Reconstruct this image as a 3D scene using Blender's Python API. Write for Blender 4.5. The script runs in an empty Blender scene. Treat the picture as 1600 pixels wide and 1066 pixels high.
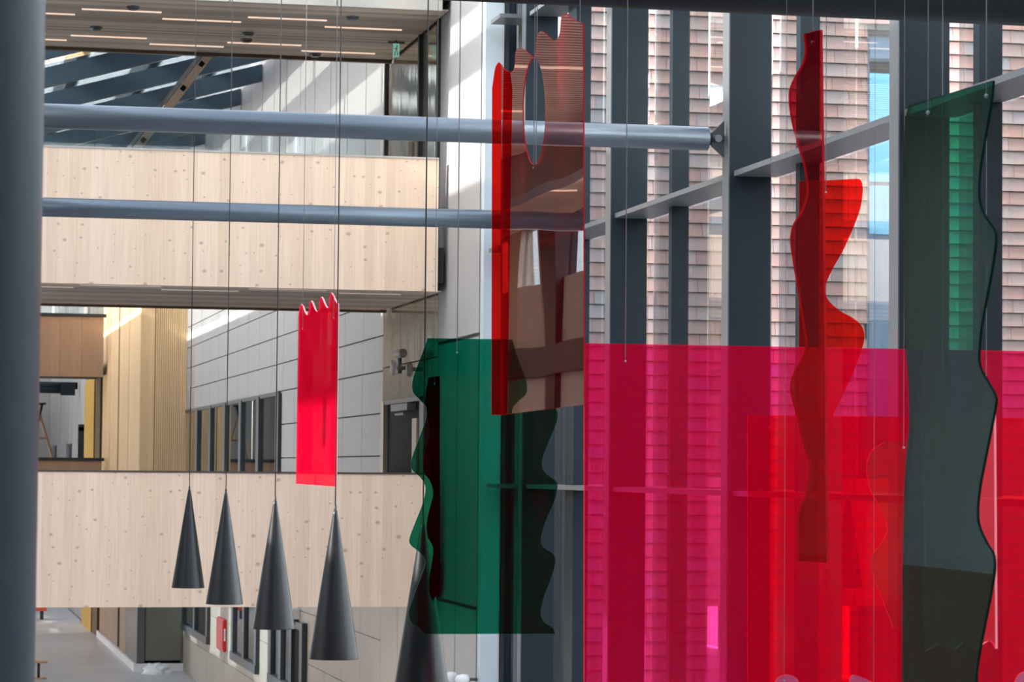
import bpy, math, random
from mathutils import Vector, Matrix
random.seed(7)

# ------------------------------------------------------------------ camera
W, H, F = 1600, 1066, 4350.0
CAMZ = 5.3                                    # eye height above the ground floor
YAW, PITCH, ROLL = math.radians(12.13), math.atan(202 / F), 0.0085
_f = Vector((math.sin(YAW) * math.cos(PITCH), math.cos(YAW) * math.cos(PITCH), math.sin(PITCH)))
_r0 = Vector((math.cos(YAW), -math.sin(YAW), 0))
_u0 = _r0.cross(_f)
_r = _r0 * math.cos(ROLL) + _u0 * math.sin(ROLL)
_u = _u0 * math.cos(ROLL) - _r0 * math.sin(ROLL)
CAM = Vector((0, 0, CAMZ))
sc = bpy.context.scene
C = sc.collection
cd = bpy.data.cameras.new('camera')
cd.sensor_width = 36; cd.lens = F * 36 / W; cd.clip_start = .1; cd.clip_end = 600
cd.dof.use_dof = True; cd.dof.focus_distance = 20.0; cd.dof.aperture_fstop = 9
co = bpy.data.objects.new('camera', cd); C.objects.link(co)
M4 = Matrix((_r, _u, -_f)).transposed().to_4x4(); M4.translation = CAM
co.matrix_world = M4
sc.camera = co

# ------------------------------------------------------------------ light
sc.view_settings.view_transform = 'Standard'; sc.view_settings.look = 'None'
sc.view_settings.gamma = 1; sc.view_settings.use_curve_mapping = False
sc.view_settings.exposure = 1.5
wd = bpy.data.worlds.new('sky'); sc.world = wd; wd.use_nodes = True
wn = wd.node_tree
bg = wn.nodes['Background']
sky = wn.nodes.new('ShaderNodeTexSky'); sky.sky_type = 'NISHITA'; sky.sun_disc = False
SUN_EL = math.radians(31)
sky.sun_elevation = SUN_EL; sky.sun_rotation = math.radians(-95); sky.air_density = 1.0; sky.dust_density = 2.5
hs = wn.nodes.new('ShaderNodeHueSaturation'); hs.inputs['Saturation'].default_value = .38
wn.links.new(sky.outputs[0], hs.inputs['Color']); wn.links.new(hs.outputs[0], bg.inputs[0]); bg.inputs[1].default_value = 0.62
sl = bpy.data.lights.new('sun', 'SUN'); sl.energy = 5.0; sl.angle = math.radians(.6); sl.color = (1, .95, .88)
so = bpy.data.objects.new('sun', sl); C.objects.link(so)
SD = Vector((math.cos(SUN_EL), .06, -math.sin(SUN_EL)))
so.rotation_euler = SD.to_track_quat('-Z', 'Y').to_euler(); so.location = (-20, 10, 30)

# ------------------------------------------------------------------ pixel helpers (directions only)
def ray(px, py): return _f + _r * ((px - 800) / F) + _u * ((533 - py) / F)
def at(px, py, X=None, Y=None, Z=None):
    d = ray(px, py)
    t = (X / d.x) if X is not None else (Y / d.y) if Y is not None else ((Z - CAMZ) / d.z)
    return CAM + d * t
def pix(p):
    v = Vector(p) - CAM; k = v.dot(_f)
    return 800 + F * v.dot(_r) / k, 533 - F * v.dot(_u) / k

# ------------------------------------------------------------------ materials
MATS = {}
def nt(name):
    m = bpy.data.materials.new(name); m.use_nodes = True; t = m.node_tree
    return m, t, t.nodes['Principled BSDF'], (lambda k, **kw: mk(t, k, **kw))
def mk(t, k, **kw):
    n = t.nodes.new('ShaderNode' + k)
    for a, b in kw.items(): setattr(n, a, b)
    return n
def mat(name, col, rough=.5, metal=0., var=.12, scale=3., stretch=(1, 1, 1), bump=0., spec=.5, bscale=None):
    """plain surface with procedural tone variation"""
    if name in MATS: return MATS[name]
    m, t, b, N = nt(name); L = t.links.new
    tc = N('TexCoord'); mp = N('Mapping'); mp.inputs['Scale'].default_value = stretch
    L(tc.outputs['Object'], mp.inputs[0])
    no = N('TexNoise'); no.inputs['Scale'].default_value = scale; no.inputs['Detail'].default_value = 5
    L(mp.outputs[0], no.inputs['Vector'])
    mx = N('MixRGB', blend_type='MIX')
    mx.inputs[1].default_value = (*[c * (1 - var) for c in col], 1); mx.inputs[2].default_value = (*[min(1, c * (1 + var)) for c in col], 1)
    L(no.outputs['Fac'], mx.inputs[0]); L(mx.outputs[0], b.inputs['Base Color'])
    b.inputs['Roughness'].default_value = rough; b.inputs['Metallic'].default_value = metal
    b.inputs['Specular IOR Level'].default_value = spec
    if bump:
        bp = N('Bump'); bp.inputs['Strength'].default_value = bump; bp.inputs['Distance'].default_value = .02
        n2 = N('TexNoise'); n2.inputs['Scale'].default_value = bscale or scale * 4
        L(mp.outputs[0], n2.inputs['Vector']); L(n2.outputs['Fac'], bp.inputs['Height']); L(bp.outputs[0], b.inputs['Normal'])
    MATS[name] = m; return m

def wood_clt(name, col=(.70, .545, .40), knots=1.0, lam=.14, rough=.62):
    """spruce board faces with vertical lamellas, fine grain and small dark knots (face in the XZ or YZ plane)"""
    m, t, b, N = nt(name); L = t.links.new
    tc = N('TexCoord'); sp = N('SeparateXYZ'); L(tc.outputs['Object'], sp.inputs[0])
    ad = N('Math', operation='ADD'); L(sp.outputs[0], ad.inputs[0]); L(sp.outputs[1], ad.inputs[1])      # run = x + y
    cb = N('CombineXYZ'); L(ad.outputs[0], cb.inputs[0]); L(sp.outputs[2], cb.inputs[2])
    dv = N('Math', operation='DIVIDE'); dv.inputs[1].default_value = lam; L(ad.outputs[0], dv.inputs[0])
    fl = N('Math', operation='FLOOR'); L(dv.outputs[0], fl.inputs[0])
    wn_ = N('TexWhiteNoise', noise_dimensions='1D'); L(fl.outputs[0], wn_.inputs['W'])
    mp = N('Mapping'); mp.inputs['Scale'].default_value = (26, 1, .8); L(cb.outputs[0], mp.inputs[0])
    gr = N('TexNoise'); gr.inputs['Scale'].default_value = 1.6; gr.inputs['Detail'].default_value = 6; L(mp.outputs[0], gr.inputs['Vector'])
    k = N('Mapping'); k.inputs['Scale'].default_value = (4.2, 5.4, 1)
    c2 = N('CombineXYZ'); L(ad.outputs[0], c2.inputs[0]); L(sp.outputs[2], c2.inputs[1]); L(c2.outputs[0], k.inputs[0])
    vo = N('TexVoronoi', feature='F1', voronoi_dimensions='2D'); vo.inputs['Scale'].default_value = 1.0; L(k.outputs[0], vo.inputs['Vector'])
    kr = N('ValToRGB'); e = kr.color_ramp.elements
    e[0].position = .04; e[0].color = (1, 1, 1, 1); e[1].position = .125; e[1].color = (0, 0, 0, 1)
    se = N('SeparateColor'); L(vo.outputs['Color'], se.inputs[0])
    ks = N('Math', operation='MULTIPLY_ADD'); ks.inputs[1].default_value = 2.2; ks.inputs[2].default_value = .6; L(se.outputs[1], ks.inputs[0])
    kd = N('Math', operation='MULTIPLY'); L(vo.outputs['Distance'], kd.inputs[0]); L(ks.outputs[0], kd.inputs[1]); L(kd.outputs[0], kr.inputs[0])
    gt = N('Math', operation='GREATER_THAN'); gt.inputs[1].default_value = .35; L(se.outputs[0], gt.inputs[0])
    km = N('Math', operation='MULTIPLY'); L(kr.outputs[0], km.inputs[0]); L(gt.outputs[0], km.inputs[1])
    kk = N('Math', operation='MULTIPLY'); kk.inputs[1].default_value = .6 * knots; L(km.outputs[0], kk.inputs[0])
    m1 = N('MixRGB'); m1.inputs[1].default_value = (*[c * .93 for c in col], 1); m1.inputs[2].default_value = (min(1, col[0] * 1.04), col[1] * 1.06, col[2] * 1.12, 1)
    L(wn_.outputs['Value'], m1.inputs[0])
    m2 = N('MixRGB', blend_type='MULTIPLY'); m2.inputs[0].default_value = .5
    gr2 = N('ValToRGB'); gr2.color_ramp.elements[0].position = .3; gr2.color_ramp.elements[0].color = (.8, .76, .72, 1); gr2.color_ramp.elements[1].position = .62
    L(gr.outputs['Fac'], gr2.inputs[0]); L(m1.outputs[0], m2.inputs[1]); L(gr2.outputs[0], m2.inputs[2])
    m3 = N('MixRGB'); m3.inputs[2].default_value = (col[0] * .38, col[1] * .30, col[2] * .24, 1)
    L(kk.outputs[0], m3.inputs[0]); L(m2.outputs[0], m3.inputs[1]); L(m3.outputs[0], b.inputs['Base Color'])
    b.inputs['Roughness'].default_value = rough; b.inputs['Specular IOR Level'].default_value = .25
    MATS[name] = m; return m

def schlick(t, N, f0, wave=0.):
    """angle-dependent mirror weight that is the same from both sides of a sheet"""
    L = t.links.new
    g = N('NewGeometry'); d = N('VectorMath', operation='DOT_PRODUCT')
    L(g.outputs['Normal'], d.inputs[0]); L(g.outputs['Incoming'], d.inputs[1])
    a = N('Math', operation='ABSOLUTE'); L(d.outputs['Value'], a.inputs[0])
    s = N('Math', operation='SUBTRACT'); s.inputs[0].default_value = 1; L(a.outputs[0], s.inputs[1])
    p = N('Math', operation='POWER'); p.inputs[1].default_value = 5; L(s.outputs[0], p.inputs[0])
    q = N('Math', operation='MULTIPLY_ADD'); q.inputs[1].default_value = 1 - f0; q.inputs[2].default_value = f0
    L(p.outputs[0], q.inputs[0]); return q.outputs[0]

def acrylic(name, T, glow=None, gfac=0., f0=.04, rough=.0, wave=0., fr=1.):
    """coloured acrylic: T = colour left after passing the whole sheet (two faces); glow = fluorescent dye body colour"""
    m, t, b, N = nt(name); L = t.links.new
    t.nodes.remove(b); out = t.nodes['Material Output']
    tr = N('BsdfTransparent')
    no = N('TexNoise'); no.inputs['Scale'].default_value = .8
    c1 = N('MixRGB'); c = [math.sqrt(x) for x in T]
    c1.inputs[1].default_value = (*[x * .98 for x in c], 1); c1.inputs[2].default_value = (*c, 1)
    L(no.outputs['Fac'], c1.inputs[0]); L(c1.outputs[0], tr.inputs[0])
    body = tr.outputs[0]
    if gfac:
        df = N('BsdfDiffuse'); df.inputs[0].default_value = (*glow, 1)
        tl = N('BsdfTranslucent'); tl.inputs[0].default_value = (*glow, 1)
        a = N('MixShader'); a.inputs[0].default_value = .5; L(df.outputs[0], a.inputs[1]); L(tl.outputs[0], a.inputs[2])
        bm_ = N('MixShader'); bm_.inputs[0].default_value = gfac; L(body, bm_.inputs[1]); L(a.outputs[0], bm_.inputs[2]); body = bm_.outputs[0]
    gl = N('BsdfGlossy'); gl.inputs['Roughness'].default_value = rough; gl.inputs[0].default_value = (1, 1, 1, 1)
    if wave:
        tc = N('TexCoord'); mp = N('Mapping'); mp.inputs['Scale'].default_value = (1, 1, .45); L(tc.outputs['Object'], mp.inputs[0])
        n2 = N('TexNoise'); n2.inputs['Scale'].default_value = 1.1; n2.inputs['Detail'].default_value = 0; L(mp.outputs[0], n2.inputs['Vector'])
        bp = N('Bump'); bp.inputs['Distance'].default_value = wave; bp.inputs['Strength'].default_value = 1
        L(n2.outputs['Fac'], bp.inputs['Height']); L(bp.outputs[0], gl.inputs['Normal'])
    x = N('MixShader'); fm = N('Math', operation='MULTIPLY'); fm.inputs[1].default_value = fr; L(schlick(t, N, f0), fm.inputs[0]); L(fm.outputs[0], x.inputs[0]); L(body, x.inputs[1]); L(gl.outputs[0], x.inputs[2])
    L(x.outputs[0], out.inputs['Surface'])
    MATS[name] = m; return m

def edge_mat(name, col):
    m, t, b, N = nt(name); L = t.links.new; t.nodes.remove(b)
    no = N('TexNoise'); mx = N('MixRGB'); mx.inputs[1].default_value = (*[c * .9 for c in col], 1); mx.inputs[2].default_value = (*col, 1)
    L(no.outputs['Fac'], mx.inputs[0])
    df = N('BsdfDiffuse'); tl = N('BsdfTranslucent'); L(mx.outputs[0], df.inputs[0]); L(mx.outputs[0], tl.inputs[0])
    a = N('MixShader'); a.inputs[0].default_value = .4; L(df.outputs[0], a.inputs[1]); L(tl.outputs[0], a.inputs[2])
    L(a.outputs[0], t.nodes['Material Output'].inputs[0]); MATS[name] = m; return m

def emit(name, col, s):
    m, t, b, N = nt(name); b.inputs['Base Color'].default_value = (*col, 1)
    b.inputs['Emission Color'].default_value = (*col, 1); b.inputs['Emission Strength'].default_value = s
    MATS[name] = m; return m

CLT = wood_clt('spruce_clt', (.84, .625, .445))
CLT2 = wood_clt('spruce_brown', (.40, .27, .185), .15, .5)
CLAD = wood_clt('oak_cladding', (.80, .54, .29), .0, .09)
def slat_mat(name, c0, c1):
    m, t, b, N = nt(name); L = t.links.new
    g = N('NewGeometry'); tc = N('TexCoord'); mp = N('Mapping'); mp.inputs['Scale'].default_value = (.5, 9, 9); L(tc.outputs['Object'], mp.inputs[0])
    no = N('TexNoise'); no.inputs['Scale'].default_value = 1.5; L(mp.outputs[0], no.inputs['Vector'])
    a = N('Math', operation='MULTIPLY_ADD'); a.inputs[1].default_value = .7; L(g.outputs['Random Per Island'], a.inputs[0])
    h = N('Math', operation='MULTIPLY'); h.inputs[1].default_value = .45; L(no.outputs['Fac'], h.inputs[0]); L(h.outputs[0], a.inputs[2])
    mx = N('MixRGB'); mx.inputs[1].default_value = (*c0, 1); mx.inputs[2].default_value = (*c1, 1); L(a.outputs[0], mx.inputs[0]); L(mx.outputs[0], b.inputs['Base Color'])
    b.inputs['Roughness'].default_value = .6; MATS[name] = m; return m
SLAT = slat_mat('soffit_slat_wood', (.30, .23, .18), (.82, .67, .54))
SLATBACK = mat('soffit_backing', (.035, .028, .022), .9)
STEEL = mat('blue_grey_steel', (.009, .016, .022), .5, var=.06, spec=.2)
STEELD = mat('dark_steel', (.010, .013, .016), .5, var=.08)
TUBE = mat('tube_steel', (.095, .122, .148), .36, .5, var=.05)
TRANS = mat('aluminium_grey', (.105, .113, .12), .4, .2, var=.05)
PALE = mat('pale_aluminium', (.40, .45, .475), .45, .0, var=.04, stretch=(1, 1, .2))
WHITEP = mat('white_panel', (.29, .282, .278), .55, var=.04, scale=1.2)
WHITEF = mat('white_fascia', (.42, .395, .35), .6, var=.04)
JOINT = mat('joint_shadow', (.10, .10, .10), .8)
GREYW = None
CONC = mat('grey_floor', (.58, .58, .60), .35, var=.12, scale=.6)
BLACK = mat('black_lacquer', (.009, .010, .012), .36, var=.1, spec=.4)
CORD = mat('black_cord', (.02, .02, .022), .6)
WIRE = mat('steel_wire', (.25, .25, .25), .3, .8)
DARK = mat('dark_interior', (.008, .009, .010), .7, spec=.1)
WINF = mat('window_frame_dark', (.025, .035, .045), .4)
GLASS = acrylic('clear_glass', (.86, .89, .90), f0=.06)
GLASSF = acrylic('solar_glass', (.40, .42, .43), f0=.08)
GLASSC = acrylic('coated_glass', (.88, .90, .90), f0=.27)
GLASSW = acrylic('window_glass', (.30, .40, .46), f0=.10)
SCREEN = acrylic('screen_glass', (.78, .86, .88), f0=.06, glow=(.7, .8, .82), gfac=.03)
STAIN = mat('stainless', (.82, .72, .58), .10, .7, var=.1, bump=.35, scale=.7, stretch=(1, 1.5, .25), bscale=1.3)
RED = mat('red_paint', (.62, .02, .02), .4)
ORANGE = mat('orange_seat', (.7, .12, .05), .5)
OAK = mat('oak_furniture', (.62, .36, .16), .5, var=.2, stretch=(1, 8, 1))
OCHRE = mat('ochre_panel', (.42, .25, .04), .5)
WHITE = mat('white_plastic', (.8, .8, .8), .4)
STRIP = emit('light_strip', (1, .74, .58), .26)
STRIP_DIM = emit('dim_light_strip', (.55, .45, .38), .12)

def corr_mat(name, col):
    """ribbed sheet metal: fine vertical ribs as relief"""
    m, t, b, N = nt(name); L = t.links.new
    tc = N('TexCoord'); wv = N('TexWave', wave_type='BANDS', bands_direction='Y'); wv.inputs['Scale'].default_value = 3.2; wv.inputs['Distortion'].default_value = 0
    L(tc.outputs['Object'], wv.inputs['Vector'])
    bp = N('Bump'); bp.inputs['Distance'].default_value = .012; bp.inputs['Strength'].default_value = .5; L(wv.outputs['Fac'], bp.inputs['Height']); L(bp.outputs[0], b.inputs['Normal'])
    no = N('TexNoise'); no.inputs['Scale'].default_value = .7; mx = N('MixRGB'); mx.inputs[1].default_value = (*[c * .95 for c in col], 1); mx.inputs[2].default_value = (*col, 1)
    L(tc.outputs['Object'], no.inputs['Vector']); L(no.outputs['Fac'], mx.inputs[0]); L(mx.outputs[0], b.inputs['Base Color'])
    b.inputs['Roughness'].default_value = .5; MATS[name] = m; return m
GREYW = corr_mat('ribbed_grey_metal', (.34, .335, .335))
TAUPE = corr_mat('ribbed_taupe_metal', (.36, .31, .26))

def tile_mat():
    m, t, b, N = nt('clay_tile'); L = t.links.new
    oi = N('ObjectInfo'); g = N('NewGeometry'); ad = N('Math', operation='ADD'); fr = N('Math', operation='FRACT')
    L(oi.outputs['Random'], ad.inputs[0]); L(g.outputs['Random Per Island'], ad.inputs[1]); L(ad.outputs[0], fr.inputs[0])
    cr = N('ValToRGB'); e = cr.color_ramp.elements
    e[0].position = 0; e[0].color = (.33, .21, .185, 1); e[1].position = 1; e[1].color = (.30, .28, .275, 1)
    for p, c in ((.25, (.40, .25, .20, 1)), (.5, (.32, .235, .21, 1)), (.75, (.39, .285, .25, 1))):
        x = e.new(p); x.color = c
    L(fr.outputs[0], cr.inputs[0])
    tc = N('TexCoord'); no = N('TexNoise'); no.inputs['Scale'].default_value = 5; L(tc.outputs['Object'], no.inputs['Vector'])
    mx = N('MixRGB', blend_type='MULTIPLY'); mx.inputs[0].default_value = .35; L(cr.outputs[0], mx.inputs[1]); L(no.outputs['Color'], mx.inputs[2])
    L(mx.outputs[0], b.inputs['Base Color']); b.inputs['Roughness'].default_value = .7; MATS['tile'] = m; return m
TILE = tile_mat()

# ------------------------------------------------------------------ object helpers (world coordinates in)
WO = {}                                       # world origin of every object used as a parent
def link(name, data, parent=None, loc=(0, 0, 0)):
    o = bpy.data.objects.new(name, data); C.objects.link(o)
    loc = Vector(loc)
    if parent is not None:
        o.parent = parent; o.location = loc - WO[parent.name]
    else: o.location = loc
    WO[o.name] = loc
    return o
def tag(o, label=None, cat=None, group=None, kind=None):
    if label: o['label'] = label
    if cat: o['category'] = cat
    if group: o['group'] = group
    if kind: o['kind'] = kind
    return o
def thing(name, loc, label=None, cat=None, group=None, kind=None):
    return tag(link(name, None, None, loc), label, cat, group, kind)
def mesh(name, V, Fc, m, parent=None, smooth=False, loc=None):
    """one mesh object from world-space vertices"""
    V = [Vector(v) for v in V]
    if loc is None:
        lo = Vector([min(v[i] for v in V) for i in range(3)]); hi = Vector([max(v[i] for v in V) for i in range(3)])
        loc = Vector(((lo.x + hi.x) / 2, (lo.y + hi.y) / 2, lo.z))
    loc = Vector(loc)
    me = bpy.data.meshes.new(name); me.from_pydata([v - loc for v in V], [], Fc); me.materials.append(m)
    if smooth:
        for p in me.polygons: p.use_smooth = True
    me.update()
    return link(name, me, parent, loc)
BF = [(0, 3, 2, 1), (4, 5, 6, 7), (0, 1, 5, 4), (1, 2, 6, 5), (2, 3, 7, 6), (3, 0, 4, 7)]
def bxv(x0, x1, y0, y1, z0, z1):
    x0, x1 = sorted((x0, x1)); y0, y1 = sorted((y0, y1)); z0, z1 = sorted((z0, z1))
    return [(x0, y0, z0), (x1, y0, z0), (x1, y1, z0), (x0, y1, z0), (x0, y0, z1), (x1, y0, z1), (x1, y1, z1), (x0, y1, z1)]
def boxes(name, L, m, parent=None, **k):
    V, Fc = [], []
    for b in L:
        n = len(V); V += bxv(*b); Fc += [tuple(i + n for i in f) for f in BF]
    return mesh(name, V, Fc, m, parent, **k)
def box(name, x0, x1, y0, y1, z0, z1, m, parent=None): return boxes(name, [(x0, x1, y0, y1, z0, z1)], m, parent)
def rev(a, b, prof, n=24, cap=True):
    """surface of revolution about a->b; prof = [(t, r)]"""
    a, b = Vector(a), Vector(b); ax = b - a; d = ax.normalized()
    s = d.orthogonal().normalized(); q = d.cross(s); V, Fc = [], []
    for t, r in prof:
        for i in range(n):
            w = 2 * math.pi * i / n; V.append(a + ax * t + (s * math.cos(w) + q * math.sin(w)) * r)
    for j in range(len(prof) - 1):
        for i in range(n):
            k = (i + 1) % n; Fc.append((j * n + i, j * n + k, (j + 1) * n + k, (j + 1) * n + i))
    if cap:
        Fc.append(tuple(reversed(range(n)))); Fc.append(tuple(range((len(prof) - 1) * n, len(prof) * n)))
    return V, Fc
def tube(name, a, b, r, m, parent=None, n=20, r2=None):
    V, Fc = rev(a, b, [(0, r), (1, r if r2 is None else r2)], n)
    o = mesh(name, V, Fc, m, parent)
    for p in o.data.polygons: p.use_smooth = len(p.vertices) == 4
    return o

def smooth_path(P, sub=6, closed=False):
    """Catmull-Rom through the points"""
    out = []; n = len(P)
    for i in range(n - 1):
        p0, p1, p2, p3 = P[max(i - 1, 0)], P[i], P[i + 1], P[min(i + 2, n - 1)]
        for k in range(sub):
            t = k / sub
            out.append(tuple(.5 * (2 * b + (c - a) * t + (2 * a - 5 * b + 4 * c - d) * t * t + (3 * b - a - 3 * c + d) * t ** 3) for a, b, c, d in zip(p0, p1, p2, p3)))
    out.append(tuple(P[-1])); return out

def sheet(name, outline, plane, th, m, em, parent=None, holes=()):
    """flat acrylic sheet cut to an outline. plane = ('X', x) or ('Y', y) or (origin, u_dir); outline is in photo pixels"""
    if plane[0] == 'X':
        conv = lambda p: (lambda w: (w.y, w.z))(at(*p, X=plane[1])); mp = lambda a, b, c: (plane[1] + c, a, b)
    elif plane[0] == 'Y':
        conv = lambda p: (lambda w: (w.x, w.z))(at(*p, Y=plane[1])); mp = lambda a, b, c: (a, plane[1] + c, b)
    else:
        o0, ud = plane; nd = Vector((-ud.y, ud.x, 0))
        def conv(p):
            d = ray(*p); t = (o0 - CAM).dot(nd) / d.dot(nd); w = CAM + d * t
            return ((w - o0).dot(ud), w.z)
        mp = lambda a, b, c: Vector((o0.x, o0.y, 0)) + ud * a + nd * c + Vector((0, 0, b))
    cu = bpy.data.curves.new('c', 'CURVE'); cu.dimensions = '2D'; cu.fill_mode = 'BOTH'; cu.extrude = th / 2
    for pts in [outline, *holes]:
        q = [conv(p) for p in pts]
        s = cu.splines.new('POLY'); s.points.add(len(q) - 1); s.use_cyclic_u = True
        for sp, v in zip(s.points, q): sp.co = (v[0], v[1], 0, 1)
    ob = bpy.data.objects.new('c', cu); C.objects.link(ob)
    dg = bpy.context.evaluated_depsgraph_get(); me = bpy.data.meshes.new_from_object(ob.evaluated_get(dg))
    V = [mp(*v.co) for v in me.vertices]; Fc = [tuple(p.vertices) for p in me.polygons]
    flat = [abs(p.normal.z) > .5 for p in me.polygons]
    bpy.data.objects.remove(ob); bpy.data.curves.remove(cu); bpy.data.meshes.remove(me)
    o = mesh(name, V, Fc, m, parent); o.data.materials.append(em)
    for p, f in zip(o.data.polygons, flat): p.material_index = 0 if f else 1
    return o

# ================================================================== the building
def zc(v): return CAMZ + v
fl = box('floor', -9, 7.8, -14, 121, -.3, 0, CONC); tag(fl, kind='structure')
gr = box('ground', 7.8, 80, -14, 200, -.5, -.1, mat('outdoor_paving', (.30, .30, .29), .8)); tag(gr, 'grey paving outside the glass wall', 'ground', kind='structure')

# ---- right wall beyond the glass (plane X = 7, faces the atrium)
XW = 7.0
wr = thing('wall_right', (7.2, 55, 0), kind='structure')
box('backing', 7.06, 7.3, 41.9, 73.1, 0, zc(8.5), JOINT, wr)
def panel_field(parent, y0, y1, ny, zs, m, gap=.03, xs=(XW, 7.06), nm='panel', skip=lambda y, z: False):
    dy = (y1 - y0) / ny; cache = {}
    for i in range(ny):
        for z0, z1 in zip(zs[:-1], zs[1:]):
            yc = y0 + (i + .5) * dy
            if skip(yc, (z0 + z1) / 2): continue
            key = round(z1 - z0, 4)
            if key not in cache:
                o = box(nm, xs[0], xs[1], yc - dy / 2 + gap / 2, yc + dy / 2 - gap / 2, z0 + gap / 2, z1 - gap / 2, m, parent); cache[key] = o.data
            else: link(nm, cache[key], parent, ((xs[0] + xs[1]) / 2, yc, z0 + gap / 2))
panel_field(wr, 41.9, 73.1, 16, [zc(4.2), zc(8.5)], WHITEP, .05)
mid = [zc(1.5) + k * (2.7 / 5) for k in range(6)]
panel_field(wr, 41.9, 73.1, 16, mid, GREYW, .022)
panel_field(wr, 41.9, 54.0, 6, [zc(-1.83), zc(-1.1), zc(-.45), zc(.2), zc(.85), zc(1.5)], GREYW, .022)
WIN_LOW = [(66.6, 72.6), (57.0, 61.2), (51.6, 54.6)]
low = [0, .9, 1.8, 2.7, zc(-1.83)]
panel_field(wr, 41.9, 73.1, 16, low, TAUPE, .012)
# pale panels nearer than the door bay
wp = thing('wall_right_pale', (7.2, 36, 0), kind='structure')
box('backing', 7.06, 7.4, 34.5, 37.4, 0, zc(8.5), JOINT, wp)
panel_field(wp, 34.56, 37.4, 2, [0, zc(-1.75), zc(1.72), zc(8.5)], WHITEP, .05)
box('corner_post', 7.0, 7.24, 34.3, 34.5, 0, zc(8.5), PALE, wp)

# mid-level window band
w1 = thing('window_1', (7.0, 63, zc(-1.1)), kind='structure')
box('recess', 7.02, 7.07, 54.0, 72.9, zc(-1.1), zc(1.5), DARK, w1)
n = 6
for k in range(n):
    y0 = 54.0 + k * 18.9 / n; y1 = y0 + 18.9 / n
    box('mullion', 6.93, 7.05, y0 - .22, y0 + .22, zc(-1.1), zc(1.46), WINF, w1)
    box('curtain', 7.0, 7.019, y0 + 1.7, y1 - .25, zc(-1.1), zc(1.42), mat('tan_curtain', (.36, .29, .20), .8, stretch=(1, 6, .2)), w1)  # tan reflection in the glass, painted as a board behind it
    pn = box('pane', 6.985, 6.993, y0 + .2, y1 - .2, zc(-1.1), zc(1.44), GLASSW, w1)
box('head', 6.95, 7.05, 54.0, 72.9, zc(1.42), zc(1.5), WINF, w1)
# ground floor windows
for i, (y0, y1) in enumerate(WIN_LOW):
    w = thing('window_%d' % (i + 2), (7.0, (y0 + y1) / 2, 1.3), kind='structure')
    box('recess', 6.985, 6.998, y0, y1, 1.25, zc(-1.84), DARK, w)
    box('pane', 6.972, 6.98, y0, y1, 1.25, zc(-1.84), GLASSW, w)
    nm_ = max(2, int((y1 - y0) / 2.2))
    for k in range(nm_ + 1):
        y = y0 + (y1 - y0) * k / nm_; box('mullion', 6.92, 6.985, y - .18, y + .18, 1.2, zc(-1.84), WINF, w)
    box('sill', 6.9, 6.99, y0 - .2, y1 + .2, 1.1, 1.28, WINF, w)

# door bay with polished steel lining
bay = thing('wall_bay', (7.2, 39.6, 0), kind='structure')
box('steel_backing', 7.09, 7.3, 37.4, 41.9, 0, zc(8.5), JOINT, bay)
ZD = at(640, 622, X=7).z
ys = [37.4, 38.3, 39.2, 40.4, 41.9]
for a, b in zip(ys[:-1], ys[1:]):
    box('steel_panel', 7.0, 7.08, a + .015, b - .015, zc(1.55), zc(2.42), STAIN, bay)
    box('steel_panel', 7.0, 7.08, a + .015, b - .015, ZD, zc(1.53), STAIN, bay)
    box('panel', 7.0, 7.08, a + .01, b - .01, 0, zc(-1.83), TAUPE, bay)
d1 = thing('door_1', (7.0, 39.6, zc(-1.1)), kind='structure')
box('leaf', 7.03, 7.085, 38.6, 41.6, zc(-1.1), ZD - .06, DARK, d1)
box('frame', 6.96, 7.05, 41.6, 41.88, zc(-1.1), ZD, mat('tan_metal', (.45, .36, .27), .4), d1)
box('frame', 6.97, 7.05, 38.2, 38.6, zc(-1.1), ZD, WINF, d1)
box('leaf', 7.03, 7.085, 37.42, 38.2, zc(-1.1), ZD - .06, DARK, d1)
box('head', 6.97, 7.05, 37.42, 41.6, ZD - .06, ZD, WINF, d1)
box('kick_panel', 7.0, 7.03, 39.0, 39.35, zc(-1.1), ZD - .3, mat('tan_metal', (.45, .36, .27)), d1)
cl_ = box('closer', 6.9, 7.03, 39.2, 40.6, ZD - .18, ZD - .08, TRANS, d1); box('arm', 6.86, 6.9, 39.3, 40.0, ZD - .25, ZD - .22, TRANS, cl_)
# upper glazed bay
w5 = thing('window_5', (7.0, 39.6, zc(4.2)), kind='structure')
box('recess', 7.05, 7.085, 37.4, 41.9, zc(4.2), zc(6.2), DARK, w5)
box('pane', 7.02, 7.03, 37.42, 41.86, zc(4.2), zc(6.2), STAIN.copy(), w5)
pm = mat('dark_mirror_glass', (.06, .085, .105), .04, .85, bump=.5, scale=.7, stretch=(1, 1, .7), bscale=1.1)
w5.children[-1].data.materials[0] = pm
for y in (37.45, 38.9, 41.83): box('mullion', 6.96, 7.03, y - .05, y + .05, zc(4.2), zc(6.2), STEELD, w5)
box('tan_strip', 6.95, 7.0, 39.6, 39.85, zc(4.2), zc(4.75), mat('tan_metal', (.45, .36, .27)), w5)

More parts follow.
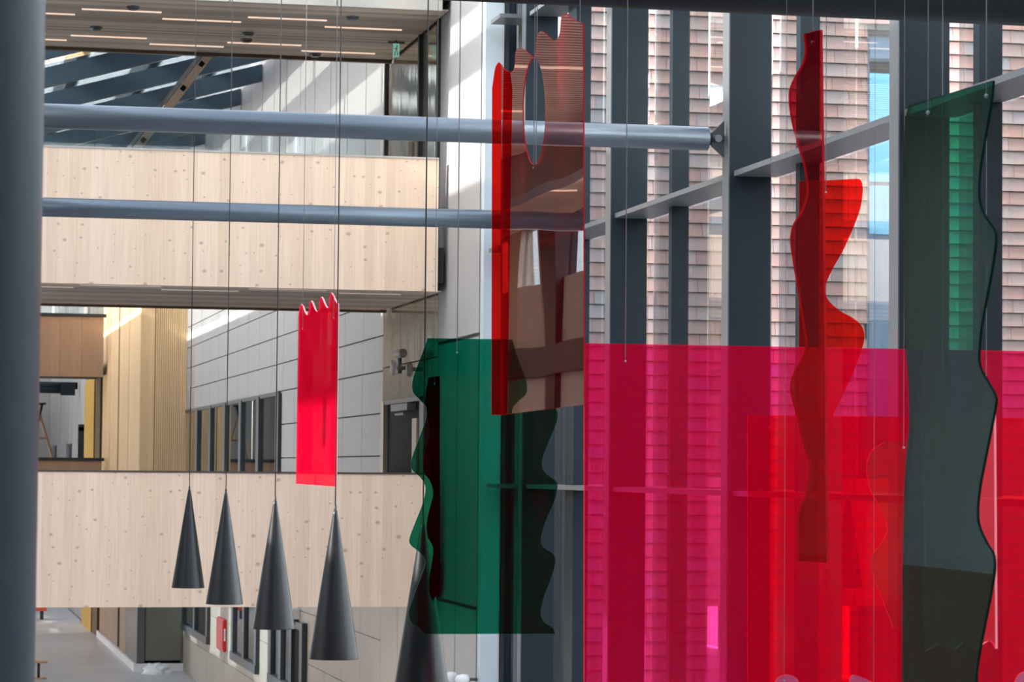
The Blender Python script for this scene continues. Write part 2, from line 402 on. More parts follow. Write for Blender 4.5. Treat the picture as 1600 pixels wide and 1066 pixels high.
# ---- stair core clad in oak slats
core = thing('wall_core', (6.4, 80, 0), kind='structure')
box('body', 5.86, 7.05, 73.2, 88, 0, zc(7.5), DARK, core)
o = boxes('front_slat', [(5.86 + .32 + k * .055, 5.86 + .32 + k * .055 + .046, 73.1, 73.16, zc(-1.83), zc(7.5)) for k in range(16)], CLAD, core); o['kind'] = 'stuff'
box('slat_backing', 5.8, 7.05, 73.16, 73.2, zc(-1.83), zc(7.5), mat('dark_oak', (.20, .12, .06), .7), core)
box('corner_panel', 5.8, 6.16, 73.08, 73.16, zc(-1.83), zc(7.5), CLAD, core)
ys = [73.2, 77.2, 80.8, 81.2, 84.6, 88]
for a, b in zip(ys[:-1], ys[1:]):
    box('side_panel', 5.8, 5.86, a + .06, b - .06, zc(-1.83), zc(7.5), CLAD if b - a > 1 else mat('dark_oak', (.2, .12, .06)), core)
OLIVE = mat('olive_glass_panel', (.16, .155, .135), .25, var=.05)
for z0, z1 in ((.25, 2.2), (2.2, zc(-1.83))): box('front_panel', 6.02, 6.95, 73.12, 73.19, z0 + .02, z1 - .02, OLIVE, core)
box('corner_trim', 5.8, 6.0, 73.08, 73.19, .22, zc(-1.83), TRANS, core); box('corner_trim', 6.95, 7.04, 73.08, 73.19, .22, zc(-1.83), TRANS, core)
for a, b, m_ in ((73.2, 77.0, OLIVE), (77.05, 79.4, CLT2), (79.45, 80.2, DARK), (80.25, 84, CLT2), (84.05, 87.9, CLT2)): box('side_panel', 5.81, 5.86, a, b, .2, zc(-1.85), m_, core)
b1 = boxes('baseboard_core', [(5.74, 7.0, 72.98, 73.08, 0, .2), (5.72, 5.8, 73.0, 88, 0, .2)], WHITE); tag(b1, kind='structure')

# ---- far right wall and end wall
wf = thing('wall_right_far', (6, 105, 0), kind='structure')
box('backing', 5.86, 6.3, 88.05, 121, 0, zc(8.5), JOINT, wf)
panel_field(wf, 96, 121, 9, [0, zc(-1.83), zc(8.5)], WHITEP, .12, xs=(5.78, 5.86))
for y in (117.0, 106.0): 
    box('window_bay', 5.74, 5.79, y - 1.6, y + 1.6, zc(-1.1), zc(.85), WINF, wf); box('pane', 5.72, 5.735, y - .9, y + .9, zc(-1.1), zc(.8), GLASSW, wf)
box('ochre_panel', 5.7, 5.86, 90.5, 95.5, 0, zc(2.9), OCHRE, wf); box('brown_panel', 5.74, 5.86, 88.1, 90.4, 0, zc(2.9), mat('brown_panel', (.10, .05, .015), .6), wf)
we = thing('wall_end', (0, 121, 0), kind='structure')
for k in range(11): box('panel', -8.1 + k * 1.27, -8.1 + (k + 1) * 1.27 - .04, 121, 121.2, 0, zc(8.5), WHITEP, we)
df = thing('display_frame', (5.4, 97, zc(-1.1)), 'black square metal frame on the far walkway beside ochre panel', 'frame')
p0, p1 = at(127, 660, Y=97), at(160, 660, Y=97)
zb = zc(-.7); zt = at(140, 668, Y=97).z
box('post', p0.x - .1, p0.x + .1, 96.9, 97.1, zb, zt, STEELD, df); box('top_rail', p0.x - .1, p1.x, 96.9, 97.1, zt - .12, zt + .1, STEELD, df); box('base', p0.x - .1, p1.x, 96.8, 97.2, zb - .4, zb, OAK, df)
lamp = thing('pendant_bulb', at(155, 600, Y=92), 'amber glass pendant hanging in front of ochre panel', 'lamp')
pb = at(155, 612, Y=92); V, Fc = rev(pb - Vector((0, 0, .2)), pb + Vector((0, 0, .5)), [(0, .02), (.1, .1), (.35, .13), (.8, .1), (1, .03)], 14); mesh('shade', V, Fc, mat('amber', (.55, .33, .08), .2), lamp, True)
tube('cord', pb + Vector((0, 0, .5)), (pb.x, 92, zc(2.7)), .012, CORD, lamp, 8)
# step ladder leaning silhouette on the far walkway
YL = 88.0; zdk = zc(-1.33)
a, b, c_ = at(62, 648, Y=YL), at(84, 720, Y=YL), at(46, 720, Y=YL)
b = a + (b - a) * ((a.z - zdk) / (a.z - b.z)); c_ = a + (c_ - a) * ((a.z - zdk) / (a.z - c_.z)); b.y += .5; c_.y -= .5
ld = thing('step_ladder', (a.x, YL, zdk), 'thin brown step ladder standing on the far walkway', 'ladder')
tube('rail', a, b, .045, CLT2, ld, 8); tube('rail', a, c_, .045, CLT2, ld, 8)
for t_ in (.25, .5, .75): tube('step', a.lerp(b, t_), a.lerp(c_, t_), .03, CLT2, ld, 8)
tube('top_bar', at(54, 632, Y=YL), at(72, 631, Y=YL), .035, STEELD, ld, 8); tube('top_bar', a, at(66, 632, Y=YL), .04, STEELD, ld, 8)

# ---- left wall (seen in the mirror faces of the sheets)
FILL_GLOW = emit('lit_window_glass', (.97, .96, .94), 4.0)  # glowing panels added to the left wall to brighten the far hall
FILL_GLOW2 = emit('ground_window_glass', (.97, .96, .94), .8)  # dimmer added glow for the ground floor
BLUEW = mat('blue_grey_board', (.46, .53, .56), .6)
PALEW = mat('pale_grey_board', (.60, .55, .53), .6)
wl = thing('wall_left', (-8.3, 70, 0), kind='structure')
TAN = mat('tan_board', (.50, .38, .29), .6, stretch=(1, 4, .3))
y = 18.0; k = 0
while y < 121:
    for wid, m_ in ((1.7, TAN), (2.2, WHITEP), (1.7, STEELD), (1.5, TAN), (1.6, WHITEP)):
        if m_ is WHITEP:
            if y < 50 or 59 < y < 88 or y > 103: 
                lo_ = zc(-1.86) if y > 59 else 0
                box('panel', -8.35, -8.1, y, y + wid, lo_, zc(4.7), PALEW if y > 59 else BLUEW, wl)
                if y > 59: box('lit_window', -8.3, -8.12, y + .03, y + wid - .03, .05, zc(-1.87), FILL_GLOW2, wl)
            else:
                for za, zb_ in ((.05, zc(-1.87)), (zc(-1.05), zc(2.33)), (zc(3.07), zc(4.7))): box('lit_window', -8.3, -8.12, y + .03, y + wid - .03, za, zb_, FILL_GLOW, wl)
            if y < 50: box('panel', -8.35, -8.1, y, y + wid, zc(4.71), zc(6.2), BLUEW, wl)
            else: box('pane', -8.25, -8.2, y, y + wid, zc(4.7), zc(6.2), GLASSW, wl)
        elif y < 50: box('panel', -8.35, -8.1, y, y + wid - .02, 0, zc(6.2), BLUEW, wl)
        else: box('panel', -8.35 if m_ is TAN else -8.4, -8.1 if m_ is TAN else -7.8, y, y + wid - .02, 0, zc(6.2), m_, wl)
        y += wid
box('slab_edge', -8.1, -7.7, 50, 121, zc(2.35), zc(3.05), STEELD, wl)
box('slab_edge', -8.1, -7.7, 50, 121, zc(-1.85), zc(-1.1), STEELD, wl)
box('parapet', -1.35, -1.2, 15.1, 31, zc(-3.4), zc(-.81), wood_clt('walnut_board', (.10, .068, .044), 1.0), wl)  # spruce parapet, the gallery's dimness put into its dark colour
wb = box('wall_back', -9, 8, -14.3, -14, 0, zc(8.2), mat('brown_boarding', (.22, .17, .13), .7, stretch=(4, 1, .3))); tag(wb, kind='structure')
wn2 = box('wall_left_near', -8.4, -8.1, -14, 18, 0, zc(8.2), mat('grey_render', (.12, .125, .13), .8)); tag(wn2, kind='structure')

# ---- gallery ceiling on the left: open slats on a dark backing, with a dark downstand beam
cg = thing('ceiling_gallery', (-4, 70, zc(6.2)), kind='structure')
box('backing', -8.6, 1.3, 41.7, 121, zc(6.26), zc(6.75), SLATBACK, cg); box('backing', -8.6, -.3, 30, 41.7, zc(6.26), zc(6.75), SLATBACK, cg)
o = boxes('slat', [(-8.1, -.3 if 30 + k * .24 < 41.7 else 1.2, 30 + k * .24, 30 + k * .24 + .14, zc(6.2), zc(6.208)) for k in range(375)], slat_mat('pale_slat_wood', (.70, .53, .40), (.85, .66, .52)), cg); o['kind'] = 'stuff'  # slat colour lightened to stand in for a better lit ceiling
for k in range(34):
    y = 31 + k * 2.6; x = -7 + (k * 2.37) % 5.2; box('light_strip', x, x + 1.3, y, y + .07, zc(6.17), zc(6.2), STRIP, cg)
box('downstand_beam', -4.6, -4.2, 30, 121, zc(5.35), zc(6.2), STEELD, cg)

# ---- far glazed roof: pitched rafters, purlins, panes
rf = thing('ceiling', (4.2, 80, zc(6.5)), kind='structure')
SL = .28
def zr(x): return zc(8.05) - (7.0 - x) * SL          # underside of the rafters
def slant(x0, x1, y0, y1, d0, d1):
    return [(x0, y0, zr(x0) + d0), (x1, y0, zr(x1) + d0), (x1, y1, zr(x1) + d0), (x0, y1, zr(x0) + d0), (x0, y0, zr(x0) + d1), (x1, y0, zr(x1) + d1), (x1, y1, zr(x1) + d1), (x0, y1, zr(x0) + d1)]
RY = [57.5 + 3.85 * k for k in range(-4, 17)]
for y in RY: mesh('rafter', slant(1.3, 6.98, y - .07, y + .07, 0, .36), BF, mat('rafter_steel', (.028, .050, .070), .5, var=.06, spec=.3), rf)
for a, b in zip(RY[:-1], RY[1:]): mesh('roof_pane', slant(1.3, 7.3, a + .02, b - .02, .46, .48), BF, GLASSF, rf)
for x in (2.9, 4.5, 6.0): mesh('purlin', slant(x - .12, x + .12, 41.9, 120, .5, 1.1), BF, STEEL, rf)
# ---- near glazed roof
rn = thing('ceiling_near', (3.2, 12, zc(8.2)), kind='structure')
NY = [33.2 - 4.27 * k for k in range(0, 12)]
for y in NY: box('beam', -1.2, 7.9, y - .07, y + .07, zc(8.2), zc(8.6), STEEL, rn)
for a, b in zip([36.7] + NY[:-1], NY): box('roof_pane', -1.2, 7.95, b + .02, a - .02, zc(8.62), zc(8.64), GLASS, rn)
for x in (1.2, 2.6, 5.4): box('purlin', x - .12, x + .12, -14, 36.6, zc(8.66), zc(9.0), STEEL, rn)
wcn = box('wall_core_near', -1.6, -1.38, -14, 15, 0, zc(8.2), mat('near_dark_wall', (.02, .021, .022), .8)); tag(wcn, kind='structure')  # unseen dark wall added to keep the column's left side dark
cnn = box('ceiling_core_near', -1.2, .5, -14, 14, zc(8.1), zc(8.19), mat('near_dark_wall', (.02, .021, .022))); tag(cnn, kind='structure')  # unseen cover added below the roof panes to shade the column
cn = box('ceiling_left', -9, -1.2, -14, 30, zc(8.2), zc(8.6), WHITEP); tag(cn, kind='structure')
wul = box('wall_left_upper', -1.4, -1.2, 30, 36.7, zc(6.75), zc(8.62), WHITEP); tag(wul, kind='structure')

# ---- diagonal timber strut under the far roof
ds = thing('diagonal_strut', at(210, 231, Y=41.6), 'pale timber strut with dark bolts slanting up under the glass roof', 'strut')
a, b = at(197, 249, Y=41.6), at(335, 69, Y=41.6)
dx = (b - a).normalized(); nn = Vector((-dx.z, 0, dx.x))
def bar(name, a, b, w, y0, y1, m, parent):
    V = []
    for yy in (y0, y1):
        for p, s in ((a, -1), (b, -1), (b, 1), (a, 1)): q = p + nn * s * w / 2; V.append((q.x, yy, q.z))
    return mesh(name, V, [(0, 1, 2, 3), (7, 6, 5, 4), (0, 4, 5, 1), (1, 5, 6, 2), (2, 6, 7, 3), (3, 7, 4, 0)], m, parent)
bar('flange', a + nn * .07, b + nn * .07, .05, 41.5, 41.74, PALE, ds); bar('web', a - nn * .03, b - nn * .03, .12, 41.52, 41.7, mat('pale_tan', (.85, .68, .52), .6), ds)
for t in (.17, .32, .62, .83): q = a.lerp(b, t) - nn * .03; bar('bolt', q - dx * .04, q + dx * .04, .07, 41.5, 41.53, DARK, ds)

# ================================================================== footbridges
def strips(parent, segs, Z, m=STRIP):
    for (x0, y0, x1, y1) in segs:
        a, b = at(x0, y0, Z=Z), at(x1, y1, Z=Z); y = (a.y + b.y) / 2
        box('light_strip', a.x, b.x, y - .025, y + .025, Z - .015, Z, m, parent)
XL, XR, YB0, YB1 = -.3, 6.86, 36.7, 41.5
def under_fill(b, z, xs):  # glowing panels added out of sight to brighten the ground floor
    for x in xs: box('lamp_panel', x, x + 1.1, 38.4, 39.6, z - .03, z, emit('lamp_panel_glow', (1, .93, .84), 7.0) if 'lamp_panel_glow' not in MATS else MATS['lamp_panel_glow'], b)
def bridge(label, z0, z1, slats=True):
    b = thing('footbridge', (3.3, 39, z0), label, 'bridge')
    box('parapet', XL, XR, YB0, YB0 + .12, z0, z1, CLT, b)
    box('coping', XL, XR, YB0 - .01, YB0 + .14, z1, z1 + .025, WHITEF if z1 > zc(1) else mat('dark_coping', (.07, .05, .04), .5), b)
    box('rear_parapet', XL, XR, YB1 - .12, YB1, z0, z1, CLT, b)
    box('deck', XL, XR + .1, YB0 + .12, YB1 - .12, z0 + .12, z0 + .6, SLATBACK, b)
    if slats:
        n = 44; o = boxes('soffit_slat', [(XL, XR + .08, YB0 + .14 + k * .105, YB0 + .14 + k * .105 + .085, z0 + .01, z0 + .018) for k in range(n)], SLAT, b); o['kind'] = 'stuff'
        box('soffit_edge', XL, XR + .1, YB1 - .1, YB1, z0 - .03, z0 + .1, mat('brown_edge', (.12, .085, .06), .6), b)
    return b
ZU0, ZU1 = zc(2.39), zc(4.17)
bu = bridge('pale knotty spruce footbridge with slatted soffit above the lower one', ZU0, ZU1)
strips(bu, [(64, 447, 114, 449), (125, 444.5, 251, 447), (252, 452, 373, 454.5), (389, 450.5, 510, 453), (529, 457.5, 626, 459.5)], ZU0, STRIP_DIM)
bl = bridge('pale knotty spruce footbridge behind the row of black cone lamps', zc(-1.83), zc(-.07), False)
under_fill(bl, zc(-1.71), (.3, 2.2, 4.1))
bt = thing('footbridge', (3.3, 39, zc(6.2)), 'top footbridge with white fascia and slatted ceiling with light lines', 'bridge')
ZT = zc(6.2)
for k in range(5): box('fascia', XL + k * 1.44, XL + (k + 1) * 1.44 - .02, YB0 - .05, YB0, ZT - .02, zc(8.6), WHITEF, bt)
box('deck', XL, 7.0, YB0, YB1, ZT + .14, ZT + .5, SLATBACK, bt); box('roof', XL, 7.3, YB0, YB1 + .3, zc(8.62), zc(8.8), WHITEF, bt)
o = boxes('soffit_slat', [(XL, 6.98, YB0 + .02 + k * .115, YB0 + .02 + k * .115 + .1, ZT, ZT + .008) for k in range(41)], SLAT, bt); o['kind'] = 'stuff'
box('soffit_edge', XL, 7.0, YB1 - .1, YB1, ZT - .05, ZT + .14, mat('brown_edge', (.12, .085, .06)), bt)
strips(bt, [(70, 20, 117, 22), (128, 13, 252, 19), (254, 28, 376, 34.5), (388, 25.5, 510, 32), (508, 40.5, 627, 47), (70, 60.5, 104, 62.5), (111, 54, 229, 60), (234, 67.5, 349, 73), (356, 65, 470, 71), (472, 78, 585, 84)], ZT)
for px, py in ((150, 42), (388, 51), (551, 26), (493, 84), (208, 10), (385, 61)):
    p = at(px, py, Z=ZT); V, Fc = rev((p.x, p.y, ZT - .05), (p.x, p.y, ZT), [(0, .06), (.5, .085), (1, .09)], 12); mesh('ceiling_fitting', V, Fc, TRANS, bt)
# glass screens on the upper bridge, each a pane with a slim rail
gs = thing('glass_balustrade', (3.3, 41.6, ZU1), 'row of clear glass screens along the back edge of the upper footbridge', 'balustrade')
zs_ = at(300, 203, Y=41.6).z
for k in range(5): box('pane', XL + k * 1.43 + .01, XL + (k + 1) * 1.43 - .01, 41.43, 41.45, ZU1, zs_, SCREEN, gs)
# far bridges
def farbridge(label, z0, z1, n):
    b = thing('footbridge', (3, 86, z0), label, 'bridge')
    for k in range(n):
        x0 = -.3 + k * (5.98 / n); box('board', x0, x0 + 5.98 / n - .006, 86, 86.12, z0, z1, CLT2, b)
    box('deck', -.3, 5.68, 86.12, 90, z0 + .05, z0 + .5, SLATBACK, b); box('coping', -.3, 5.75, 85.96, 86.16, z1, z1 + .1, STEELD, b)
    return b
fb = farbridge('brown boarded footbridge in front of the oak-clad core', zc(2.75), zc(4.58), 9)
for k in range(4): box('glass_pane', 1.5 + k * 1.05, 2.52 + k * 1.05, 86.05, 86.07, zc(4.68), zc(5.3), SCREEN, fb)
farbridge('brown boarded footbridge lowest at the far end', zc(-1.83), zc(.17), 9)
# dark steel beam pair over the far walkway
sb_ = thing('steel_beam', at(80, 605, Y=100), 'pair of slim dark steel beams above the far walkway', 'beam')
for yy, x1 in ((603, 121), (610, 116)): tube('tube', at(20, yy - 2, Y=100), at(x1, yy, Y=100), .13, STEEL, sb_, 12)
box('end_plate', *(lambda p: (p.x - .5, p.x, 99.8, 100.2, p.z - .25, p.z + .2))(at(117, 607, Y=100)), STEEL, sb_)

# ================================================================== glass wall on the right
gw = thing('wall_glass', (7.6, 20, 0), kind='structure')
COLY = [33.41, 29.06, 24.6, 20.07, 15.55, 11.05, 6.5, 2.0, -2.5]
XC0, XC1, XG = 7.33, 7.73, 7.80
ZTOP = zc(8.6)
for i, y in enumerate(COLY):
    box('column', XC0, XC1, y, y + .21, 0, ZTOP, STEEL, gw)
    box('column_nose', XC0 - .012, XC0 - .001, y + .004, y + .206, 0, ZTOP, TRANS, gw)  # lighter plate stands in for light on the column's side face
    ym = ([at(p, 300, X=7.6).y + .06 for p in (899, 1050, 1250, 1530)] + [y - 2.0] * 9)[i]
    box('mullion', 7.60, XG - .02, ym - .06, ym + (.36 if i == 0 else .06), 0, ZTOP, STEEL, gw)
ZTR = (zc(-3.2), zc(-.22), zc(2.73), zc(5.62))
for i, y in enumerate(COLY[:-1]):
    ya, yb = COLY[i + 1] + .21, y
    for z in ZTR:
        box('transom', 7.37, XG - .02, ya, yb, z, z + .05, TRANS, gw); 
        for s in (.12, .2): tube('bolt', (7.5, ya + s + .1, z - .09), (7.5, ya + s + .1, z), .018, STEELD, gw, 8)
    ym = (ya + yb) / 2
    zz = [0] + [z + .035 for z in ZTR] + [ZTOP]; GP = GLASS if i == 0 else GLASSC
    for z0, z1 in zip(zz[:-1], zz[1:]):
        box('pane', XG, XG + .012, ya + .02, ym - .02, z0 + .03, z1 - .03, GP, gw); box('pane', XG, XG + .012, ym + .02, yb - .02, z0 + .03, z1 - .03, GP, gw)
# end bay next to the pale wall
for z in ZTR: box('transom', 7.04, XG - .02, 33.62, 34.19, z, z + .05, TRANS, gw)
for x0_, x1_, y_, m_ in ((7.25, 7.30, 34.28, STEELD), (7.30, 7.40, 34.4, mat('navy_panel', (.03, .055, .085), .4)), (7.40, 7.44, 34.2, TRANS), (7.44, 7.50, 34.3, STEELD), (7.50, 7.80, 34.35, STEEL)): box('jamb', x0_, x1_ - .002, y_, 34.5, 0, ZTOP, m_, gw)

# bracing tubes with clevis ends
def brace(y, z, r, label, clevis=True, x0=-1.0):
    t = thing('bracing_tube', (3, y, z), label, 'tube')
    tube('pipe', (x0, y, z), (XC0 - .19, y, z), r, TUBE, t, 28)
    if clevis:
        tube('pin_rod', (XC0 - .17, y, z), (XC0 - .04, y, z), r * .55, STEELD, t, 16)
        V = []
        prof = [(XC0 - .16, -.07), (XC0 - .16, .05), (XC0 - .10, .11), (XC0 - .04, .17), (XC0 - .04, -.17), (XC0 - .09, -.13)]
        n = len(prof)
        for yy in (y - .05, y - .02): V += [(px, yy, z + pz) for px, pz in prof]
        mesh('clevis_plate', V, [tuple(range(n)), tuple(reversed(range(n, 2 * n)))] + [(i, i + n, (i + 1) % n + n, (i + 1) % n) for i in range(n)], STEELD, t)
        tube('pin', (XC0 - .1, y - .07, z), (XC0 - .1, y + .05, z), .035, TRANS, t, 14)
    return t
brace(24.7, zc(3.08), .11, 'long blue-grey steel tube pinned to a glass wall column by a clevis')
brace(33.65, zc(3.10), .115, 'long blue-grey steel tube crossing in front of the upper spruce footbridge')
bt3 = brace(16.1, zc(2.95), .17, 'thick dark steel tube crossing high above the magenta sheet', False)
bt3.children[0].data.materials[0] = mat('black_steel', (.008, .010, .012), .6, spec=.15)
bpy.context.view_layer.update()

# steel column beside the camera
pc = at(70, 100, Y=7.5)
lc = thing('steel_column', (pc.x - .17, 7.5, 0), 'thick upright round blue-grey steel column hiding the ends of the bracing tubes', 'column')
tube('shaft', (pc.x - .165, 7.5, 0.02), (pc.x - .165, 7.5, zc(8.2)), .165, mat('column_steel', (.022, .032, .042), .45, var=.04, spec=.3), lc, 40)
tube('base_plate', (pc.x - .165, 7.5, 0), (pc.x - .165, 7.5, .03), .24, STEELD, lc, 24)

# ================================================================== outdoors
YT, TH, TW = 45.0, .2335, .53
bb = thing('clay_tile_building', (16, 48, 0), 'building outside clad in rows of pinkish clay tiles', 'building')
bx0, bx1 = 10.75, 21.5
box('body', bx0, bx1, YT + .02, 56, -.1, zc(9.4), JOINT, bb)
wx0, wx1 = at(1354, 200, Y=YT).x, at(1402, 200, Y=YT).x
wz0, wz1 = at(1360, 690, Y=YT).z, at(1360, 57, Y=YT).z
OPEN = [(913, 947), (1012, 1052), (1076, 1136), (1204, 1253), (1282, 1356), (1476, 1534), (1556, 1606)]
tv = [(-.5, -.06, 0), (.5, -.06, 0), (.5, .01, 0), (-.5, .01, 0), (-.5, -.012, TH - .012), (.5, -.012, TH - .012), (.5, .01, TH - .012), (-.5, .01, TH - .012)]
tme = bpy.data.meshes.new('tile'); tme.from_pydata(tv, [], BF); tme.materials.append(TILE)
zt0 = at(1300, 13.5, Y=YT).z
cand, rest = [], []
r = -6
while True:
    z = zt0 - r * TH - TH
    if z < 0: break
    x = bx0 - TW + (random.random() - .5) * .14 + (r % 2) * TW / 2
    while x < bx1:
        spans = [(x, x + TW)]
        if z + TH > wz0 and z < wz1: spans = [(x, min(x + TW, wx0)), (max(x, wx1), x + TW)]
        for xa, xb in spans:
            xa, xb = max(xa, bx0), min(xb, bx1)
            if xb - xa < .04: continue
            px, py = pix(((xa + xb) / 2, YT, z + TH / 2))
            vis = any(p - 22 < px < q + 22 for p, q in OPEN) and -10 < py < 1060
            (cand if vis else rest).append(((xa + xb) / 2, z, xb - xa - .008, py))
        x += TW
    r += 1
cand.sort(key=lambda c: (c[3] > 560, random.random()))
for x, z, w, _ in cand[:300]: link('tile', tme, bb, (x, YT, z)).scale.x = w
rest += cand[300:]
V, Fc = [], []
for x, z, w, _ in rest:
    n = len(V); V += [(x + a * w, YT + b, z + c) for a, b, c in tv]; Fc += [tuple(i + n for i in f) for f in BF]
o = mesh('tile_field', V, Fc, TILE, bb); o['kind'] = 'stuff'
wi = box('window', wx0, wx1, YT - .03, YT + .02, wz0, wz1, mat('facade_frame', (.10, .14, .18), .4), bb)
def seg(y0, y1, m_, nm): box(nm, wx0 + .04, wx1 - .03, YT - .045, YT - .032, at(1360, y1, Y=YT).z, at(1360, y0, Y=YT).z, m_, wi)
SKYG = mat('sky_blue_panel', (.16, .47, .78), .25, var=.03); BLG = mat('grey_blue_panel', (.13, .20, .27), .3, var=.05)  # sky mirrored in the facade glass is painted as the pane colour
seg(62, 92, BLG, 'panel'); seg(96, 113, STEELD, 'vent'); seg(115, 284, SKYG, 'pane'); seg(290, 366, mat('sky_blue_panel2', (.16, .40, .55), .25), 'pane'); seg(376, 688, BLG, 'panel')
# tree beyond the tiled building
tp = at(850, 700, Y=70)
tr = thing('tree', (tp.x, 70, -.1), 'leafy green tree standing outside past the glass wall', 'tree')
V, Fc = rev((tp.x, 70, -.1), (tp.x + .1, 70, 3.2), [(0, .22), (.5, .16), (1, .12)], 10); mesh('trunk', V, Fc, CLT2, tr, True)
rnd = random.Random(3); V, Fc = [], []
for k in range(5200):
    u = rnd.random() ** .4; a = rnd.random() * 6.283; c = rnd.uniform(-1, 1); s = math.sqrt(1 - c * c)
    p = Vector((tp.x + 2.6 * u * s * math.cos(a), 70 + 2.6 * u * s * math.sin(a), 4.6 + 2.9 * u * c))
    q = Vector((rnd.uniform(-1, 1), rnd.uniform(-1, 1), rnd.uniform(-1, 1))).normalized(); w = q.orthogonal().normalized(); n = len(V); h = rnd.uniform(.07, .15)
    V += [p - q * h, p + w * h * .5, p + q * h, p - w * h * .5]; Fc.append((n, n + 1, n + 2, n + 3))
o = mesh('foliage', V, Fc, mat('leaf', (.34, .56, .14), .5, var=.5, scale=4), tr); o['kind'] = 'stuff'

# ================================================================== hanging acrylic sheets
MAG = acrylic('magenta_acrylic', (.98, .075, .43), (.95, .003, .05), .22, fr=.6)
RED_A = acrylic('red_acrylic', (.96, .012, .008), (.80, .0, .0), .07, fr=.5)
RED_B = acrylic('red_mirror_acrylic', (.62, .012, .02), (.7, .0, .02), .03, f0=.30, wave=.0022)
RED_C = acrylic('cherry_acrylic', (.75, .008, .05), (.52, .001, .028), .55, f0=.03, fr=.14)
RED_D = acrylic('deep_red_acrylic', (.55, .02, .04), (.7, .0, .02), .04, fr=.15)
RED_E = acrylic('blood_red_acrylic', (.45, .004, .01))
PINK = acrylic('hot_pink_acrylic', (.95, .03, .16), (.95, .01, .08), .34)
GRN = acrylic('green_acrylic', (.004, .235, .135), fr=.4)
GRN_M = acrylic('green_mirror_acrylic', (.008, .26, .15), f0=.05, fr=.85, wave=.002)
E_RED = edge_mat('red_edge', (.95, .06, .05)); E_HOT = edge_mat('hot_edge', (1, .48, .46)); E_MAG = edge_mat('magenta_edge', (1, .10, .12)); E_DRED = edge_mat('dark_red_edge', (.45, .02, .03)); E_GRN = edge_mat('green_edge', (.10, .22, .17)); E_DGRN = edge_mat('dark_green_edge', (.004, .02, .016)); E_LINE = edge_mat('red_line_edge', (.9, .03, .02))  # bright edges: light gathered in the acrylic is put into the colour
TOPZ = zc(8.2)
def hang(t, spots, r=.0028, bead=True):
    """steel wires from the roof to beads on the sheet"""
    for p in spots:
        tube('wire', p, (p.x, p.y, TOPZ), r, WIRE, t, 6)
        if bead:
            V, Fc = rev(p - Vector((0, 0, .008)), p + Vector((0, 0, .008)), [(0, .002), (.25, .006), (.5, .008), (.75, .006), (1, .002)], 10); mesh('bead', V, Fc, WIRE, t, True)
S = smooth_path
XS = 3.65

# magenta and red sheets facing the bridge
t = thing('acrylic_sheet', at(1150, 1000, Y=15.6), 'wide magenta see-through sheet in front of the glass wall columns', 'acrylic sheet')
sheet('sheet', [(912.5, 536.5), (1640, 549.5), (1640, 1130), (912.5, 1130)], ('Y', 15.6), .018, MAG, E_MAG, t)
hang(t, [at(977, 565, Y=15.585), at(1472, 574, Y=15.585)])
t = thing('acrylic_sheet', at(1400, 1000, Y=16.6), 'plain red rectangular sheet hanging lower behind the magenta one', 'acrylic sheet')
sheet('sheet', [(1168, 649), (1660, 654), (1660, 1130), (1168, 1130)], ('Y', 16.6), .008, RED_A, E_LINE, t)
hang(t, [at(1203, 668, Y=16.59), at(1620, 668, Y=16.59)], .002)
# green sheet with two scalloped sides
GL = [(668, 528.5), (658, 557), (646, 589), (644.5, 611), (656, 625), (666, 638), (664.5, 658), (653, 690), (643, 719), (644, 734), (658, 747.5), (665, 764), (660, 788), (650, 814), (640, 841), (642, 852), (654, 862), (664.5, 876), (659, 898), (648, 927), (638.5, 957), (643, 974), (655, 982), (662.5, 991)]
GRT = [(867.5, 990.5), (863, 981), (849, 971), (845, 954), (852, 928), (861, 904), (866.5, 886), (866, 868), (848, 854), (846, 838), (854, 812), (864, 790), (869.5, 770), (869.5, 753), (851, 738), (847.5, 719), (857, 691), (868, 665), (871, 645), (862, 625), (850, 609), (848, 590), (856, 562), (868, 532)]
t = thing('acrylic_sheet', at(760, 990, Y=18.3), 'dark green see-through sheet with scalloped left and right edges', 'acrylic sheet')
sheet('sheet', S(GL, 5) + S(GRT, 5), ('Y', 18.3), .010, GRN, E_GRN, t)
hang(t, [at(714, 551, Y=18.285), at(835, 553, Y=18.285)])
# narrow red sheet behind the green one
K = [(687, 588), (687.5, 928), (680, 933), (676, 939), (671, 925), (671, 905), (675, 880), (677, 856), (668, 838), (667, 815), (673, 790), (677, 770), (672, 752), (663, 738), (662, 716), (668, 690), (672, 672), (668, 655), (664, 635), (666, 610), (670, 590)]
t = thing('acrylic_sheet', at(680, 930, Y=18.6), 'narrow wavy red sheet hanging right behind the green one', 'acrylic sheet')
sheet('sheet', K[:2] + S(K[1:], 4)[1:], ('Y', 18.6), .008, RED_E, E_DRED, t)
hang(t, [at(679, 600, Y=18.59)], .002)
